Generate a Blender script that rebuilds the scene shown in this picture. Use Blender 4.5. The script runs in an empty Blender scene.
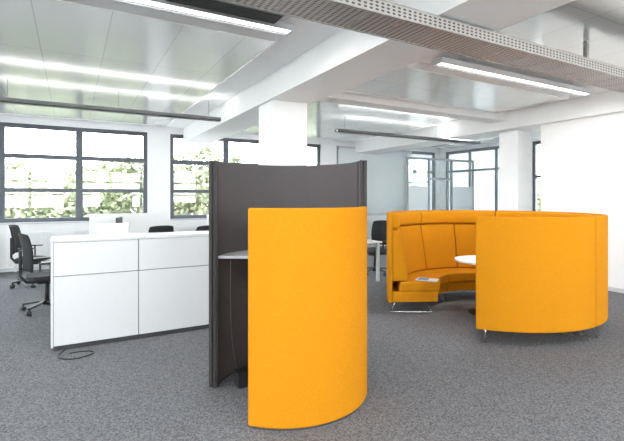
import bpy, bmesh, math, random
from mathutils import Vector, Matrix
random.seed(4)
R=math.radians
scn=bpy.context.scene
scn.view_settings.view_transform='Standard'
scn.view_settings.look='None'

# ---------------------------------------------------------------- materials
def newmat(name):
    m=bpy.data.materials.new(name); m.use_nodes=True
    nt=m.node_tree; b=nt.nodes['Principled BSDF']
    return m,nt,b
def simple(name,col,rough=.6,metal=0,noise=.04,scale=30,bump=0,bscale=200,spec=.5,sheen=0):
    m,nt,b=newmat(name)
    tc=nt.nodes.new('ShaderNodeTexCoord')
    n=nt.nodes.new('ShaderNodeTexNoise'); n.inputs['Scale'].default_value=scale; n.inputs['Detail'].default_value=3
    nt.links.new(tc.outputs['Object'],n.inputs['Vector'])
    r=nt.nodes.new('ShaderNodeValToRGB')
    c0=[max(0,c*(1-noise)) for c in col]; c1=[min(1,c*(1+noise)) for c in col]
    r.color_ramp.elements[0].color=(*c0,1); r.color_ramp.elements[1].color=(*c1,1)
    r.color_ramp.elements[0].position=.3; r.color_ramp.elements[1].position=.7
    nt.links.new(n.outputs['Fac'],r.inputs['Fac']); nt.links.new(r.outputs['Color'],b.inputs['Base Color'])
    b.inputs['Roughness'].default_value=rough; b.inputs['Metallic'].default_value=metal
    b.inputs['Specular IOR Level'].default_value=spec
    if sheen: b.inputs['Sheen Weight'].default_value=sheen
    if bump:
        n2=nt.nodes.new('ShaderNodeTexNoise'); n2.inputs['Scale'].default_value=bscale
        nt.links.new(tc.outputs['Object'],n2.inputs['Vector'])
        bp=nt.nodes.new('ShaderNodeBump'); bp.inputs['Strength'].default_value=bump; bp.inputs['Distance'].default_value=.003
        nt.links.new(n2.outputs['Fac'],bp.inputs['Height']); nt.links.new(bp.outputs['Normal'],b.inputs['Normal'])
    return m
M={}
M['wall']=simple('wall_paint',(.90,.90,.905),.8,noise=.01,scale=4)
M['ceil']=simple('ceiling_paint',(.91,.91,.915),.8,noise=.01,scale=3)
M['white']=simple('white_laminate',(.60,.61,.63),.4,noise=.01)
M['gap']=simple('dark_gap',(.05,.05,.055),.8)
M['orange']=simple('orange_felt',(.56,.222,.008),.95,noise=.08,scale=110,bump=.5,bscale=350,spec=.1)
M['char']=simple('charcoal_felt',(.095,.087,.090),.95,noise=.08,scale=80,bump=.3,bscale=400,spec=.15)
M['chared']=simple('charcoal_edge_felt',(.052,.048,.050),.95,noise=.08,scale=80,spec=.15)
M['black']=simple('black_plastic',(.018,.018,.02),.5)
M['mesh']=simple('black_mesh_fabric',(.02,.021,.024),.9)
M['chrome']=simple('brushed_steel',(.62,.63,.64),.25,metal=1)
M['galv']=simple('galvanised_steel',(.44,.43,.41),.45,metal=.6,noise=.25,scale=25)
M['alu']=simple('painted_aluminium',(.62,.64,.66),.4)
M['frame']=simple('window_frame_grey',(.10,.11,.13),.5)
M['midframe']=simple('partition_frame_grey',(.27,.29,.31),.5)
M['tray']=simple('dark_tray',(.16,.165,.17),.5)
M['rad']=simple('radiator_enamel',(.78,.79,.8),.4)
M['desk']=simple('worktop_grey',(.38,.39,.41),.45)
M['paper']=simple('paper',(.55,.57,.6),.6)
M['blue']=simple('blue_cover',(.1,.25,.5),.5)
M['bark']=simple('bark',(.12,.09,.06),.9,noise=.3)
M['bounce_ground']=simple('pale_bounce_ground',(.5,.49,.46),.95,noise=.1,scale=2)  # ground colour made pale to bounce daylight up to the ceiling
def leafmat():
    m,nt,b=newmat('leaves')
    oi=nt.nodes.new('ShaderNodeTexCoord'); n=nt.nodes.new('ShaderNodeTexNoise'); n.inputs['Scale'].default_value=1.3
    nt.links.new(oi.outputs['Object'],n.inputs['Vector'])
    r=nt.nodes.new('ShaderNodeValToRGB')
    r.color_ramp.elements[0].position=.32; r.color_ramp.elements[0].color=(.16,.20,.11,1)
    r.color_ramp.elements[1].position=.66; r.color_ramp.elements[1].color=(.27,.28,.18,1)
    nt.links.new(n.outputs['Fac'],r.inputs['Fac']); nt.links.new(r.outputs['Color'],b.inputs['Base Color'])
    b.inputs['Roughness'].default_value=.8; b.inputs['Specular IOR Level'].default_value=.2
    return m
M['leaf']=leafmat()
def carpet():
    m,nt,b=newmat('grey_carpet')
    tc=nt.nodes.new('ShaderNodeTexCoord')
    n=nt.nodes.new('ShaderNodeTexNoise'); n.inputs['Scale'].default_value=75; n.inputs['Detail'].default_value=5; n.inputs['Roughness'].default_value=.75
    nt.links.new(tc.outputs['Object'],n.inputs['Vector'])
    r=nt.nodes.new('ShaderNodeValToRGB')
    r.color_ramp.elements[0].position=.38; r.color_ramp.elements[0].color=(.070,.073,.080,1)
    r.color_ramp.elements[1].position=.64; r.color_ramp.elements[1].color=(.25,.255,.27,1)
    nt.links.new(n.outputs['Fac'],r.inputs['Fac'])
    nt.links.new(r.outputs['Color'],b.inputs['Base Color']); b.inputs['Roughness'].default_value=.97; b.inputs['Specular IOR Level'].default_value=.15
    bp=nt.nodes.new('ShaderNodeBump'); bp.inputs['Strength'].default_value=.3; bp.inputs['Distance'].default_value=.003
    nt.links.new(n.outputs['Fac'],bp.inputs['Height']); nt.links.new(bp.outputs['Normal'],b.inputs['Normal'])
    return m
M['carpet']=carpet()
def panelmat():
    m,nt,b=newmat('metal_ceiling_panel')
    tc=nt.nodes.new('ShaderNodeTexCoord')
    br=nt.nodes.new('ShaderNodeTexBrick'); br.offset=0; br.inputs['Scale'].default_value=1
    br.inputs['Color1'].default_value=(.78,.80,.795,1); br.inputs['Color2'].default_value=(.82,.835,.83,1); br.inputs['Mortar'].default_value=(.60,.62,.625,1)
    br.inputs['Mortar Size'].default_value=.006; br.inputs['Brick Width'].default_value=.62; br.inputs['Row Height'].default_value=1.55
    nt.links.new(tc.outputs['Object'],br.inputs['Vector']); nt.links.new(br.outputs['Color'],b.inputs['Base Color'])
    b.inputs['Metallic'].default_value=.4; b.inputs['Roughness'].default_value=.17
    return m
M['panel']=panelmat()
def perf():
    m,nt,b=newmat('perforated_steel')
    tc=nt.nodes.new('ShaderNodeTexCoord')
    mp=nt.nodes.new('ShaderNodeMapping'); mp.inputs['Scale'].default_value=(20,40,40)
    nt.links.new(tc.outputs['Object'],mp.inputs['Vector'])
    v=nt.nodes.new('ShaderNodeTexVoronoi'); v.inputs['Randomness'].default_value=0; v.inputs['Scale'].default_value=1
    nt.links.new(mp.outputs['Vector'],v.inputs['Vector'])
    r=nt.nodes.new('ShaderNodeValToRGB'); r.color_ramp.interpolation='CONSTANT'
    r.color_ramp.elements[0].color=(.09,.08,.075,1); r.color_ramp.elements[1].color=(.52,.49,.47,1); r.color_ramp.elements[1].position=.32
    nt.links.new(v.outputs['Distance'],r.inputs['Fac']); nt.links.new(r.outputs['Color'],b.inputs['Base Color'])
    b.inputs['Metallic'].default_value=.3; b.inputs['Roughness'].default_value=.45
    return m
M['perf']=perf()
def glass():
    m,nt,b=newmat('window_glass'); nt.nodes.remove(b)
    out=nt.nodes['Material Output']; t=nt.nodes.new('ShaderNodeBsdfTransparent'); t.inputs[0].default_value=(.97,.99,.98,1)
    g=nt.nodes.new('ShaderNodeBsdfGlossy'); g.inputs['Roughness'].default_value=.02
    mx=nt.nodes.new('ShaderNodeMixShader'); mx.inputs[0].default_value=.05
    nt.links.new(t.outputs[0],mx.inputs[1]); nt.links.new(g.outputs[0],mx.inputs[2]); nt.links.new(mx.outputs[0],out.inputs[0]); return m
M['glass']=glass()
def blind(name,fac_tr,col,clear=.05):
    m,nt,b=newmat(name); nt.nodes.remove(b)
    out=nt.nodes['Material Output']; t=nt.nodes.new('ShaderNodeBsdfTranslucent'); t.inputs[0].default_value=(*col,1)
    g=nt.nodes.new('ShaderNodeBsdfDiffuse'); g.inputs[0].default_value=(*col,1)
    mx=nt.nodes.new('ShaderNodeMixShader'); mx.inputs[0].default_value=1-fac_tr
    nt.links.new(t.outputs[0],mx.inputs[1]); nt.links.new(g.outputs[0],mx.inputs[2])
    tr=nt.nodes.new('ShaderNodeBsdfTransparent'); m2=nt.nodes.new('ShaderNodeMixShader'); m2.inputs[0].default_value=clear
    nt.links.new(mx.outputs[0],m2.inputs[1]); nt.links.new(tr.outputs[0],m2.inputs[2]); nt.links.new(m2.outputs[0],out.inputs[0]); return m
M['blind']=blind('roller_blind',.35,(.82,.84,.845))
M['frost']=blind('frosted_glass',.28,(.78,.82,.825),.06)
def emis(name,s):
    m,nt,b=newmat(name); b.inputs['Emission Color'].default_value=(1,.98,.94,1); b.inputs['Emission Strength'].default_value=s
    b.inputs['Base Color'].default_value=(.9,.9,.9,1); return m
M['lamp']=emis('luminaire_diffuser',3.5)

# ---------------------------------------------------------------- helpers
def link(ob,parent=None):
    scn.collection.objects.link(ob)
    if parent: ob.parent=parent
    return ob
def group(name,loc=(0,0,0),rz=0):
    e=bpy.data.objects.new(name,None); e.location=loc; e.rotation_euler=(0,0,rz); e.empty_display_size=.1
    scn.collection.objects.link(e); return e
def mk(name,bm,mats,parent=None,loc=None,smooth=False,bevel=0,seg=2):
    me=bpy.data.meshes.new(name); bmesh.ops.recalc_face_normals(bm,faces=bm.faces); bm.to_mesh(me); bm.free()
    if not isinstance(mats,(list,tuple)): mats=[mats]
    for k in mats: me.materials.append(M[k])
    ob=bpy.data.objects.new(name,me); link(ob,parent)
    if loc: ob.location=loc
    if smooth:
        for p in me.polygons: p.use_smooth=True
    if bevel:
        b=ob.modifiers.new('b','BEVEL'); b.width=bevel; b.segments=seg; b.limit_method='ANGLE'; b.angle_limit=R(40)
    return ob
def addbox(bm,x0,x1,y0,y1,z0,z1,mi=0):
    vs=[bm.verts.new((x,y,z)) for z in (z0,z1) for x,y in ((x0,y0),(x1,y0),(x1,y1),(x0,y1))]
    for f in ((0,1,2,3),(4,5,6,7),(0,1,5,4),(1,2,6,5),(2,3,7,6),(3,0,4,7)):
        fc=bm.faces.new([vs[i] for i in f]); fc.material_index=mi
def box(name,x0,x1,y0,y1,z0,z1,mat,parent=None,bevel=0,seg=2):
    cx,cy,cz=(x0+x1)/2,(y0+y1)/2,(z0+z1)/2
    bm=bmesh.new(); addbox(bm,x0-cx,x1-cx,y0-cy,y1-cy,z0-cz,z1-cz)
    return mk(name,bm,mat,parent,(cx,cy,cz),bevel=bevel,seg=seg)
def boxes(name,lst,mat,parent=None,bevel=0):
    bm=bmesh.new()
    for b in lst: addbox(bm,*b)
    return mk(name,bm,mat,parent,bevel=bevel)
def cyl(name,r,z0,z1,mat,parent=None,x=0,y=0,n=32,r2=None,bevel=0):
    bm=bmesh.new(); bmesh.ops.create_cone(bm,cap_ends=True,segments=n,radius1=r,radius2=r if r2 is None else r2,depth=z1-z0)
    ob=mk(name,bm,mat,parent,(x,y,(z0+z1)/2),bevel=bevel)
    for p in ob.data.polygons: p.use_smooth=len(p.vertices)==4
    return ob
def tube(name,pts,r,mat,parent=None,cyclic=False,smooth=False):
    cu=bpy.data.curves.new(name,'CURVE'); cu.dimensions='3D'; cu.bevel_depth=r; cu.bevel_resolution=3; cu.use_fill_caps=True
    s=cu.splines.new('POLY' if not smooth else 'NURBS'); s.points.add(len(pts)-1)
    for i,p in enumerate(pts): s.points[i].co=(*p,1)
    s.use_cyclic_u=cyclic
    if smooth: s.use_endpoint_u=not cyclic; s.order_u=3
    cu.materials.append(M[mat]); ob=bpy.data.objects.new(name,cu); return link(ob,parent)
def sweep(name,prof,a0,a1,n,mats,parent=None,bevel=0,matfn=None,seg=2):
    """closed (r,z) profile swept around local z between angles in degrees"""
    bm=bmesh.new(); rings=[]
    for i in range(n+1):
        a=R(a0+(a1-a0)*i/n); rings.append([bm.verts.new((r*math.cos(a),r*math.sin(a),z)) for r,z in prof])
    k=len(prof)
    for i in range(n):
        for j in range(k):
            f=bm.faces.new((rings[i][j],rings[i+1][j],rings[i+1][(j+1)%k],rings[i][(j+1)%k])); f.smooth=True
            if matfn: f.material_index=matfn(j)
    for rg in (rings[0],rings[-1]):
        f=bm.faces.new(rg)
        if matfn: f.material_index=matfn(-1)
    ob=mk(name,bm,mats,parent,bevel=bevel,seg=seg)
    try:
        ob.data.set_sharp_from_angle(angle=R(35))
    except Exception: pass
    return ob

# ---------------------------------------------------------------- room shell
XL,YB,XR,YW=-7.5,-5.0,11.3,11.0
ZC=3.3
box('floor',XL-.2,XR+.2,YB-.2,YW+.25,-.15,0,'carpet')
box('ceiling',XL-.2,XR+.2,YB-.2,YW+.25,ZC,ZC+.2,'ceil')
SILL,HEAD=1.03,3.14
piers=[(-7.5,-7.0),(-3.35,-2.75),(1.6,2.13),(6.45,7.0),(11.1,11.5)]
L=[(XL-.2,XR+.2,YW,YW+.25,0,SILL),(XL-.2,XR+.2,YW,YW+.25,HEAD,ZC)]
L+= [(a,b,YW,YW+.25,SILL,HEAD) for a,b in piers]
boxes('wall_back',L,'wall')
pR=[(5.05,5.9),(10.75,11.0),(7.55,7.75)]
L=[(XR,XR+.2,4.85,YW,HEAD,ZC)]+[(XR,XR+.2,a,b,0,HEAD) for a,b in pR]
boxes('wall_right',L,'wall')
boxes('wall_meeting_room',[(7.84,7.98,YB,5.05,0,2.95),(7.98,XR,4.91,5.05,0,ZC)],'wall')
boxes('wall_left',[(XL-.2,XL,YB,YW,0,.95),(XL-.2,XL,YB,YW,HEAD,ZC),(XL-.2,XL,YB,-3.5,.95,HEAD),(XL-.2,XL,2.6,3.2,.95,HEAD),(XL-.2,XL,9.6,YW,.95,HEAD)],'wall')
boxes('wall_front',[(XL-.2,7.98,YB-.2,YB,0,.95),(XL-.2,7.98,YB-.2,YB,HEAD,ZC),(XL-.2,-6.9,YB-.2,YB,.95,HEAD),(-.3,.3,YB-.2,YB,.95,HEAD),(6.9,7.98,YB-.2,YB,.95,HEAD)],'wall')
box('baseboard_meeting_room',7.825,7.84,YB,5.05,0,.07,'alu')
box('baseboard_back',XL,XR,YW-.015,YW,0,.07,'alu')
def window(name,a,b,axis,pos,sill,head,units,horiz,out=1,fm='frame',gm='glass',t=.07):
    g=group(name)
    L=[]
    def add(a0,a1,z0,z1,d0=.04,d1=.13):
        if axis=='x': L.append((a0,a1,pos+d0*out if out>0 else pos-d1,pos+d1 if out>0 else pos-d0,z0,z1))
        else: L.append((pos+d0 if out>0 else pos-d1,pos+d1 if out>0 else pos-d0,a0,a1,z0,z1))
    add(a,a+.09,sill,head); add(b-.09,b,sill,head); add(a+.09,b-.09,sill,sill+.09); add(a+.09,b-.09,head-.09,head)
    for i in range(1,units):
        c=a+(b-a)*i/units; add(c-t,c+t,sill+.09,head-.09)
    for h,th in horiz:
        for i in range(units):
            c0=a+(b-a)*i/units+t; c1=a+(b-a)*(i+1)/units-t; add(c0,c1,h-th/2,h+th/2,.05,.12)
    boxes('frame',L,fm,g)
    L=[]; add(a+.05,b-.05,sill+.05,head-.05,.082,.088); boxes('glass_pane',L,gm,g)
    return g,add
H=[(1.72,.08),(2.45,.10)]
wi=1
for a,b in ((-7.0,-3.35),(-2.75,1.6),(2.13,6.45)):
    window('window_%d'%wi,a,b,'x',YW,SILL,HEAD,3,H); wi+=1
window('window_%d'%wi,7.0,11.1,'x',YW,SILL,HEAD,3,[(2.45,.08)],fm='midframe',gm='frost',t=.05); wi+=1
for a,b in ((-3.5,2.6),(3.2,9.6)):
    window('window_%d'%wi,a,b,'y',XL,.95,HEAD,4,H,out=-1); wi+=1
for a,b in ((-6.9,-.3),(.3,6.9)):  # unseen windows behind the camera, added to let in more daylight
    window('window_%d'%wi,a,b,'x',YB,.95,HEAD,4,H,out=-1); wi+=1
window('window_%d'%wi,7.75,10.75,'y',XR,0,HEAD,3,[(1.0,.06),(2.45,.06)],fm='midframe',gm='frost',t=.04); wi+=1
g,_=window('door_1',5.9,7.55,'y',XR,0,HEAD,2,[(2.15,.08)],fm='frame',gm='glass',t=.05)
boxes('door_handle',[(XR+.0,XR+.02,6.62,6.64,.95,1.10),(XR+.0,XR+.04,6.62,6.64,1.0,1.02)],'chrome',g)
# interior glazed office front (frosted panes, grey frame, glass door) standing in front of the back-right corner
g=group('glass_partition',(0,9.55,0))
PX0,PX1,PH=8.5,11.28,2.75
xs=[PX0,9.35,10.3,PX1]
L=[(PX0,PX1,-.03,.03,PH-.06,PH),(PX0,PX1,-.03,.03,0,.08)]+[(x-.03 if i else x,x+.03 if i<3 else x,-.03,.03,.08,PH-.06) for i,x in enumerate(xs)]
L+=[(9.38,10.27,-.02,.02,2.10,2.16),(8.53,9.32,-.02,.02,1.0,1.04),(10.33,11.25,-.02,.02,1.0,1.04)]
boxes('frame',L,'midframe',g)
boxes('panes',[(8.53,9.32,-.004,.004,.08,PH-.06),(9.38,10.27,-.004,.004,.08,PH-.06),(10.33,11.25,-.004,.004,.08,PH-.06)],'glass',g)
boxes('frosting',[(8.53,9.32,-.008,-.005,.6,1.9),(10.33,11.25,-.008,-.005,.6,1.9)],'frost',g)
boxes('door_handle',[(9.44,9.56,-.05,-.03,1.03,1.05),(9.44,9.46,-.03,-.004,1.03,1.05)],'chrome',g)
boxes('trim_1',[(-7,-3.35,YW-.10,YW+.04,SILL-.03,SILL),(-2.75,1.6,YW-.10,YW+.04,SILL-.03,SILL),(2.13,6.45,YW-.10,YW+.04,SILL-.03,SILL),(7.0,11.1,YW-.10,YW+.04,SILL-.03,SILL)],'white')
for i,(a,b) in enumerate(((-2.75,1.6),(2.13,6.45))):
    L=[(a+.05,b-.05,YW+.20,YW+.24,z/100,z/100+.012) for z in range(258,312,11)]
    L+=[(x,x+.01,YW+.215,YW+.225,2.58,3.14) for x in (a+.5,a+1.9,a+3.3)]
    boxes('venetian_blind',L,'tray')
g=group('roller_blind',(8.55,YW+.015,0))
box('fabric',-1.45,1.45,-.003,.003,1.06,3.08,'blind',g); boxes('cassette',[(-1.47,1.47,-.015,.02,3.08,3.14)],'white',g); boxes('bottom_rail',[(-1.45,1.45,-.008,.008,1.035,1.06)],'alu',g)
def radiator(x0,x1):
    g=group('radiator',((x0+x1)/2,YW-.10,0)); w=(x1-x0)/2
    box('panel_core',-w,w,-.03,.03,.12,.82,'rad',g)
    L=[(-w+i*.06+.008,-w+i*.06+.052,-.045,-.03,.15,.79) for i in range(int(2*w/.06))]
    boxes('fins',L,'rad',g)
    boxes('wall_brackets',[(-w+.1,-w+.14,.03,.10,.7,.74),(w-.14,w-.1,.03,.10,.7,.74)],'alu',g)
    boxes('feet',[(-w+.1,-w+.14,-.02,.02,0,.12),(w-.14,w-.1,-.02,.02,0,.12)],'alu',g)
for a,b in ((-2.6,-1.4),(-1.15,.05),(.25,1.5),(2.3,3.9),(4.3,6.0),(7.1,8.3)): radiator(a,b)

# beams & columns
box('beam',2.45,3.1,YB,YW,2.95,ZC,'wall')
box('beam',7.70,8.5,YB,YW,2.95,ZC,'wall')
box('beam',-3.3,-2.65,YB,YW,2.95,ZC,'wall')
for cx,w in ((2.775,.275),(8.225,.22),(-2.975,.275)):
    g=group('column',(cx,5.875,0))
    box('shaft',-w,w,-w,w,0,2.95,'wall',g,bevel=.008)
    boxes('plinth',[(-w-.01,w+.01,-w-.01,w+.01,0,.06)],'alu',g)
boxes('beam_cross',[(3.1,7.70,5.72,6.03,3.12,ZC)],'wall')
def panel(x0,x1,y0,y1):
    g=group('ceiling_panel',((x0+x1)/2,(y0+y1)/2,0)); w,d=(x1-x0)/2,(y1-y0)/2
    box('metal_tray',-w+.02,w-.02,-d+.02,d-.02,3.21,3.235,'panel',g)
    boxes('edge_trim',[(-w,w,-d,-d+.02,3.20,ZC),(-w,w,d-.02,d,3.20,ZC),(-w,-w+.02,-d+.02,d-.02,3.20,ZC),(w-.02,w,-d+.02,d-.02,3.20,ZC)],'wall',g)
for x0,x1 in ((-2.5,1.9),(3.65,7.2)):
    panel(x0,x1,-3.5,.6)
    panel(x0,x1,.95,3.35)
    if x0<0: panel(x0,x1,4.15,10.3)
    else: panel(x0,x1,4.15,5.6); panel(x0,x1,6.15,10.3)
panel(-7.2,-3.5,-3.5,10.3); panel(8.7,11.1,5.4,10.3)

def luminaire(x0,x1,y,power):
    g=group('ceiling_luminaire',((x0+x1)/2,y,0)); w=(x1-x0)/2
    boxes('housing',[(-w,w,-.085,-.065,3.17,3.22),(-w,w,.065,.085,3.17,3.22),(-w,-w+.02,-.065,.065,3.17,3.22),(w-.02,w,-.065,.065,3.17,3.22),(-w,w,-.085,.085,3.22,3.235)],'alu',g)
    box('diffuser',-w+.02,w-.02,-.035,.035,3.18,3.195,'lamp',g)
    boxes('reflector',[(-w+.02,w-.02,-.065,-.035,3.19,3.21),(-w+.02,w-.02,.035,.065,3.19,3.21)],'white',g)
    boxes('hanger',[(-w+.4,-w+.42,-.01,.01,3.235,ZC),(w-.42,w-.4,-.01,.01,3.235,ZC)],'alu',g)
    l=bpy.data.lights.new('tube_light','AREA'); l.shape='RECTANGLE'; l.size=2*w-.1; l.size_y=.10; l.energy=power; l.color=(1,.985,.955)
    o=bpy.data.objects.new('tube_light',l); o.location=(0,0,3.165); link(o,g)
PW=55
for y in (3.80,.78,-3.9):
    luminaire(-1.35,1.88,y,PW); luminaire(3.85,7.1,y,PW)
luminaire(-7.0,-3.8,.78,PW)
g=group('ceiling_vent',(1.15,3.55,0))
box('housing',-.5,.5,-.09,.09,3.17,ZC,'tray',g)
boxes('slats',[(-.48,.48,-.08+i*.03,-.065+i*.03,3.155,3.17) for i in range(6)],'black',g)

def added_tray_uplight(x0,x1,y,z=2.88,power=13):  # dark tray; lamp and glowing strip are added to brighten the ceiling
    g=group('tray_added_light',((x0+x1)/2,y,0)); w=(x1-x0)/2
    boxes('channel',[(-w,w,-.06,.06,z,z+.01),(-w,w,-.06,-.05,z,z+.06),(-w,w,.05,.06,z,z+.06)],'tray',g)
    box('added_glow_tube',-w+.03,w-.03,-.03,.03,z+.012,z+.03,'lamp',g)
    n=3
    xs=[-w+.2+i*(2*w-.4)/n for i in range(n+1)]
    boxes('suspension_wires',[(x,x+.006,-.003,.003,z,3.21) for x in xs],'tray',g)
    l=bpy.data.lights.new('added_uplight','AREA'); l.shape='RECTANGLE'; l.size=2*w-.1; l.size_y=.09; l.energy=power; l.color=(1,.99,.97)
    o=bpy.data.objects.new('added_uplight',l); o.location=(0,0,z+.058); o.rotation_euler=(math.pi,0,0); link(o,g)
added_tray_uplight(-2.4,2.25,7.3); added_tray_uplight(4.64,8.8,7.3)
added_tray_uplight(-2.4,2.25,-1.5); added_tray_uplight(3.7,7.5,-1.5)  # same added lamps behind the camera, out of view

# big galvanised cable tray
g=group('perforated_cable_tray',(3.2,2.555,0)); w=6.3; z=2.84
box('tray_base',-w,4.6,-.165,.165,z,z+.006,'perf',g)
box('flange_near',-w,4.6,-.171,-.165,z,z+.09,'perf',g)
box('flange_far',-w,4.6,.165,.171,z,z+.09,'perf',g)
boxes('rim',[(-w,4.6,-.175,-.150,z+.088,z+.096),(-w,4.6,.150,.175,z+.088,z+.096),(-w,4.6,-.175,-.16,z-.006,z),(-w,4.6,.16,.175,z-.006,z)],'galv',g)
boxes('rungs',[(-w+.1+i*.3,-w+.125+i*.3,-.165,.165,z-.004,z) for i in range(36)],'galv',g)
for i,yy in enumerate((-.09,-.04,.03,.08)):
    tube('cable_%d'%(i+1),[(-w,yy,z+.02),(4.6,yy,z+.02)],.012,'black',g)
L=[]
for x in (-5.2,-2.2,-1.2,1.55,3.9):
    L+=[(x-.02,x+.02,-.02,.02,z+.006,ZC),(x-.05,x+.05,-.05,.05,ZC-.01,ZC)]
boxes('hangers',L,'galv',g)

# ---------------------------------------------------------------- sideboard cabinets
g=group('storage_sideboard',(-.18,5.04,0)); n=3; W=.82
box('plinth',.03,n*W-.03,.03,.42,0,.05,'gap',g)
box('carcass',.0,n*W,.02,.45,.05,1.10,'gap',g)
boxes('side_panels',[(-.004,.018,0,.452,.04,1.10),(n*W-.018,n*W+.004,0,.452,.04,1.10),(0,n*W,.448,.455,.04,1.10)],'white',g,bevel=.002)
for i in range(n):
    x0=i*W+(.022 if i==0 else .004); x1=(i+1)*W-(.022 if i==n-1 else .004)
    box('door_lower_%d'%(i+1),x0,x1,0,.02,.055,.752,'white',g,bevel=.002)
    box('door_upper_%d'%(i+1),x0,x1,0,.02,.759,1.096,'white',g,bevel=.002)
box('top_slab',-.008,n*W+.008,-.005,.46,1.10,1.13,'white',g,bevel=.003)
pts=[(-.05,5.05,.012),(-.13,4.9,.007),(-.10,4.78,.007),(.02,4.70,.007),(.18,4.76,.007),(.2,4.86,.007),(.08,4.92,.007),(-.02,4.9,.007)]
tube('floor_cable',pts,.005,'black',smooth=True)

# ---------------------------------------------------------------- phone-booth workstation
g=group('acoustic_booth',(1.532,3.143,0))
def rectprof(r0,r1,z0,z1): return [(r0,z0),(r1,z0),(r1,z1),(r0,z1)]
sweep('tall_screen_lining',rectprof(.58,.612,.02,1.857),-32,151,48,['char','chared'],g,bevel=.008,matfn=lambda j:0 if j==3 else 1)
sweep('tall_screen_shell',rectprof(.613,.640,.02,1.855),-32,152,48,['chared'],g,bevel=.006)
sweep('tall_screen_piping',rectprof(.573,.582,.02,1.80),148,149,2,['chared'],g)
sweep('hinge_seam',rectprof(.574,.582,.02,1.85),-24,-22.5,2,['chared'],g)
sweep('low_screen',rectprof(.592,.638,.012,1.483),218.8,326.5,40,['orange'],g,bevel=.012,seg=3)
sweep('glides_tall',rectprof(.585,.62,0,.02),-30,148,30,['gap'],g)
sweep('glides_low',rectprof(.60,.628,0,.012),221,324,30,['gap'],g)
bm=bmesh.new(); N=40; top=[];bot=[]
for i in range(N+1):
    a=R(-28+174*i/N); top.append(bm.verts.new((.579*math.cos(a),.579*math.sin(a),1.075))); bot.append(bm.verts.new((.579*math.cos(a),.579*math.sin(a),1.05)))
bm.faces.new(top); bm.faces.new(bot)
for i in range(N+1):
    j=(i+1)%(N+1); bm.faces.new((top[i],top[j],bot[j],bot[i]))
mk('worktop',bm,'desk',g,bevel=.004)
bm=bmesh.new(); addbox(bm,-.30,.30,-.03,.03,.98,1.05)
o=mk('worktop_bracket',bm,'black',g); o.rotation_euler=(0,0,R(60)); o.location=(.13,.2,0)
o=box('power_module',-.05,.05,-.05,.05,.0,.12,'black',g); o.location=(-.30,.25,.06)
tube('power_cord',[(-.30,.25,.1),(-.36,.22,.16),(-.4,.25,.5),(-.38,.3,1.04)],.006,'black',g,smooth=True)

# ---------------------------------------------------------------- circular sofa
CX,CY=4.879,3.895; A0=213.3
for m in range(5):
    a=A0+60*m+.25; b=A0+60*(m+1)-.25
    g=group('curved_booth_sofa',(CX,CY,0))
    sweep('outer_shell',rectprof(1.285,1.335,.15,1.35),a,b,24,'orange',g,bevel=.012,seg=3)
    sweep('seat_base',[(.68,.16),(1.284,.16),(1.284,.30),(.66,.30)],a,b,24,'orange',g,bevel=.012)
    sweep('seat_cushion',[(.64,.302),(1.20,.302),(1.18,.43),(.63,.44)],a,b,24,'orange',g,bevel=.02,seg=3)
    h=(a+b)/2
    for k,(p,q) in enumerate(((a,h-.2),(h+.2,b))):
        sweep('back_cushion_%d'%(k+1),[(1.284,.44),(1.06,.44),(1.195,1.12),(1.284,1.13)],p,q,12,'orange',g,bevel=.018,seg=3)
    sweep('head_cushion',[(1.284,1.145),(1.19,1.145),(1.17,1.24),(1.20,1.33),(1.284,1.335)],a,b,24,'orange',g,bevel=.015,seg=3)
    for k,t in enumerate((a+4,b-4)):
        P=lambda r,z,dt=0:(r*math.cos(R(t+dt)),r*math.sin(R(t+dt)),z)
        tube('sled_leg_%d'%(k+1),[P(.82,.165),P(.74,.012),P(1.30,.012),P(1.22,.165)],.011,'chrome',g)
g=group('round_table',(CX,CY,0))
cyl('top',.42,.70,.725,'wall',g,n=64,bevel=.004)
cyl('column',.035,.02,.70,'black',g); cyl('foot',.24,0,.02,'black',g,n=48,bevel=.005)
g=group('magazine',(4.20,4.319,.442),R(35))
box('pages',-.10,.10,-.14,.14,0,.006,'paper',g); box('cover',-.10,.10,-.14,.14,.006,.008,'white',g); box('cover_picture',-.08,.08,-.02,.12,.008,.0085,'blue',g)

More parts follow.
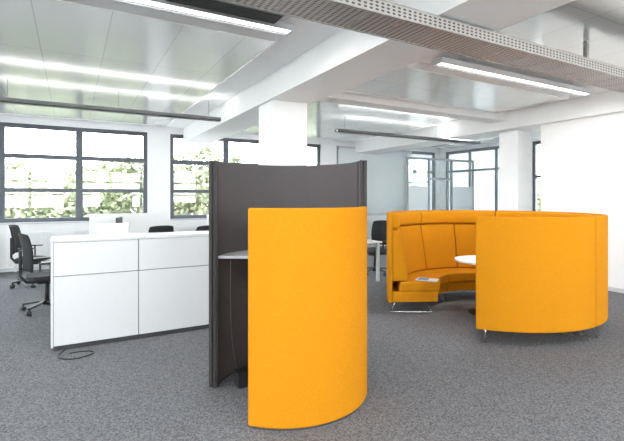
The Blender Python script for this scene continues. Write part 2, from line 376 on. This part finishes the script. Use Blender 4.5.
# ---------------------------------------------------------------- office furniture
def chair(x,y,rz):
    g=group('office_chair',(x,y,0),rz)
    for i in range(5):
        a=R(72*i+18); c,s=math.cos(a),math.sin(a)
        bm=bmesh.new(); addbox(bm,.03,.31,-.02,.02,.075,.10)
        for v in bm.verts:
            if v.co.x<.1: v.co.z+=.04; v.co.y*=1.3
        o=mk('base_arm_%d'%(i+1),bm,'black',g,bevel=.006); o.rotation_euler=(0,0,a)
        bm=bmesh.new(); bmesh.ops.create_cone(bm,cap_ends=True,segments=16,radius1=.03,radius2=.03,depth=.05)
        bmesh.ops.rotate(bm,verts=bm.verts,matrix=Matrix.Rotation(R(90),3,'X')); bmesh.ops.translate(bm,verts=bm.verts,vec=(0,0,.03))
        o=mk('castor_%d'%(i+1),bm,'black',g); o.location=(.30*c,.30*s,0); o.rotation_euler=(0,0,a+.7)
        bm=bmesh.new(); addbox(bm,.29,.31,-.01,.01,.03,.08); o=mk('castor_stem_%d'%(i+1),bm,'black',g); o.rotation_euler=(0,0,a)
    cyl('gas_lift',.028,.09,.40,'black',g); cyl('hub',.045,.08,.15,'black',g)
    box('mechanism',-.09,.09,-.13,.12,.38,.425,'black',g,bevel=.01)
    bm=bmesh.new(); nx=10;grid=[]
    for layer,z in ((0,.425),(1,.49)):
        G=[]
        for i in range(nx+1):
            row=[]
            for j in range(nx+1):
                u=-1+2*i/nx; v=-1+2*j/nx
                xx=.24*u*math.sqrt(1-.30*v*v); yy=.24*v*math.sqrt(1-.30*u*u)
                zz=z-(.03*max(0,v)**2 if layer else .0)+(.012*abs(u)**2 if layer else .02*(u*u+v*v)/2)
                row.append(bm.verts.new((xx,yy,zz)))
            G.append(row)
        grid.append(G)
    for G in grid:
        for i in range(nx):
            for j in range(nx): bm.faces.new((G[i][j],G[i+1][j],G[i+1][j+1],G[i][j+1]))
    for i in range(nx):
        for (p,q) in (((i,0),(i+1,0)),((i,nx),(i+1,nx)),((0,i),(0,i+1)),((nx,i),(nx,i+1))):
            bm.faces.new((grid[0][p[0]][p[1]],grid[0][q[0]][q[1]],grid[1][q[0]][q[1]],grid[1][p[0]][p[1]]))
    mk('seat',bm,'mesh',g,smooth=True,bevel=.01)
    bm=bmesh.new(); F=[]
    for off in (0,.025):
        G=[]
        for i in range(9):
            row=[]
            for j in range(9):
                u=-1+i/4; v=j/8
                wdt=.225*(1-.12*(2*v-1)**2)
                yy=-.26-.05*v+.05*u*u+.03*math.sin(v*3.14)-off
                zz=.58+.50*v-(.02*abs(u)**3 if v>.9 else 0)
                row.append(bm.verts.new((wdt*u,yy,zz)))
            G.append(row)
        F.append(G)
    for G in F:
        for i in range(8):
            for j in range(8): bm.faces.new((G[i][j],G[i+1][j],G[i+1][j+1],G[i][j+1]))
    for i in range(8):
        for (p,q) in (((i,0),(i+1,0)),((i,8),(i+1,8)),((0,i),(0,i+1)),((8,i),(8,i+1))):
            bm.faces.new((F[0][p[0]][p[1]],F[0][q[0]][q[1]],F[1][q[0]][q[1]],F[1][p[0]][p[1]]))
    mk('backrest',bm,'mesh',g,smooth=True)
    tube('back_support',[(0,-.08,.40),(0,-.24,.41),(0,-.31,.50),(0,-.31,.85)],.02,'black',g)
    for sgn,nm in ((-1,'left'),(1,'right')):
        tube('arm_post_'+nm,[(sgn*.1,0,.41),(sgn*.27,0,.42),(sgn*.29,-.02,.50),(sgn*.29,-.02,.67)],.014,'black',g)
        box('armrest_'+nm,sgn*.29-.04,sgn*.29+.04,-.14,.11,.67,.695,'black',g,bevel=.01)
    return g
def desk(x0,x1,y0,y1,mat='wall'):
    g=group('office_desk',((x0+x1)/2,(y0+y1)/2,0)); w,d=(x1-x0)/2,(y1-y0)/2
    box('top',-w,w,-d,d,.715,.74,mat,g,bevel=.003)
    boxes('legs',[(sx*(w-.06)-.025,sx*(w-.06)+.025,sy*(d-.06)-.025,sy*(d-.06)+.025,0,.715) for sx in(-1,1) for sy in(-1,1)],'alu',g)
    boxes('rails',[(-w+.08,w-.08,-.02,.02,.66,.70),(-w+.04,-w+.08,-d+.08,d-.08,.66,.70),(w-.08,w-.04,-d+.08,d-.08,.66,.70)],'alu',g)
    return g
def divider(x0,x1,y,h=.44):
    g=group('desk_divider',((x0+x1)/2,y,.74)); w=(x1-x0)/2
    box('screen',-w,w,-.02,.02,.02,h,'wall',g,bevel=.01)
    boxes('clamps',[(-w+.1,-w+.16,-.03,.03,0,.02),(w-.16,w-.1,-.03,.03,0,.02)],'alu',g)
def monitor(x,y,rz,z=.74):
    g=group('computer_monitor',(x,y,z),rz)
    box('panel',-.26,.26,-.015,.015,.12,.44,'black',g,bevel=.005)
    box('stand_neck',-.03,.03,.012,.03,.01,.25,'alu',g); box('stand_foot',-.12,.12,-.08,.09,0,.012,'alu',g)
desk(.15,1.75,5.75,6.55); desk(.15,1.75,6.57,7.37)
desk(.15,1.75,8.6,9.4); desk(.15,1.75,9.42,10.2)
divider(.3,1.6,9.41,.50)
divider(.30,.70,6.56,.46)
monitor(.80,9.05,R(75)); monitor(1.25,9.75,R(180))
desk(2.5,4.1,8.6,9.4); desk(2.5,4.1,9.42,10.2); divider(2.6,4.0,9.41)
chair(-.30,7.0,R(-75)); chair(-.62,9.1,R(-100))
chair(1.30,7.95,R(10)); chair(1.95,7.6,R(20)); chair(3.2,8.1,R(0))
desk(3.75,5.05,6.35,7.15); monitor(4.5,6.9,R(180)); chair(5.42,7.05,R(110))
g=group('laptop',(4.85,6.62,.74),R(70)); box('keyboard_base',-.16,.16,-.11,.11,0,.015,'alu',g,bevel=.003)
bm=bmesh.new(); addbox(bm,-.16,.16,-.005,.005,0,.22); o=mk('display_lid',bm,'alu',g); o.location=(0,.115,.012); o.rotation_euler=(R(-15),0,0)
# ---------------------------------------------------------------- exterior
def treemesh():
    bm=bmesh.new(); rnd=random.Random(7)
    cl=[(rnd.uniform(-1.6,1.6),rnd.uniform(-1.2,1.2),rnd.uniform(1.2,4.6),rnd.uniform(.7,1.2)) for _ in range(16)]
    for cx,cy,cz,r in cl:
        for _ in range(330):
            v=Vector((rnd.gauss(0,1),rnd.gauss(0,1),rnd.gauss(0,1))).normalized()*r*rnd.uniform(.6,1.05)+Vector((cx,cy,cz))
            s=rnd.uniform(.05,.12); mt=Matrix.Rotation(rnd.uniform(0,6.28),3,Vector((rnd.gauss(0,1),rnd.gauss(0,1),rnd.gauss(0,1))).normalized())
            q=[mt@Vector(p)*s+v for p in ((-1,-.6,0),(1,-.6,0),(1,.6,0),(-1,.6,0))]
            bm.faces.new([bm.verts.new(p) for p in q])
    me=bpy.data.meshes.new('foliage'); bm.to_mesh(me); bm.free(); me.materials.append(M['leaf']); return me
TM=treemesh()
spots=[(-4.5,19),(-1.6,18.3),(1.2,19.2),(4.2,18.2),(7.2,19.5),(10.5,19),(14,20.5),(17,22),(-7.5,20),(-3,24),(.2,26),(2.8,25),(6,25),(9,26),(21,15),(22,11),(20,18)]
for i,(x,y) in enumerate(spots):
    g=group('tree',(x,y,-2.5),random.uniform(0,6.28)); s=random.uniform(1.02,1.2); g.scale=(s,s,s)
    o=bpy.data.objects.new('foliage',TM); link(o,g)
    cyl('trunk',.13,-.1,2.6,'bark',g,r2=.06)
box('ground_light_bounce',-60,60,-60,90,-2.8,-2.5,'bounce_ground')  # outdoor ground, kept pale as a light bounce for the interior

# ---------------------------------------------------------------- world
w=bpy.data.worlds.new('World'); scn.world=w; w.use_nodes=True; nt=w.node_tree
bg=nt.nodes['Background']; bg.inputs[1].default_value=15.5
tc=nt.nodes.new('ShaderNodeTexCoord'); sp=nt.nodes.new('ShaderNodeSeparateXYZ'); nt.links.new(tc.outputs['Generated'],sp.inputs[0])
r=nt.nodes.new('ShaderNodeValToRGB'); r.color_ramp.elements[0].color=(.98,.985,1,1); r.color_ramp.elements[1].color=(.86,.92,1,1)
nt.links.new(sp.outputs['Z'],r.inputs['Fac']); nt.links.new(r.outputs['Color'],bg.inputs[0])

# ---------------------------------------------------------------- camera
c=bpy.data.cameras.new('camera'); co=bpy.data.objects.new('camera',c); link(co)
co.location=(0,0,1.55); co.rotation_euler=(R(90),0,R(-29.2))
c.sensor_width=36; c.lens=430/624*36; c.shift_y=-22.5/624; c.clip_start=.05; c.clip_end=300
scn.camera=co
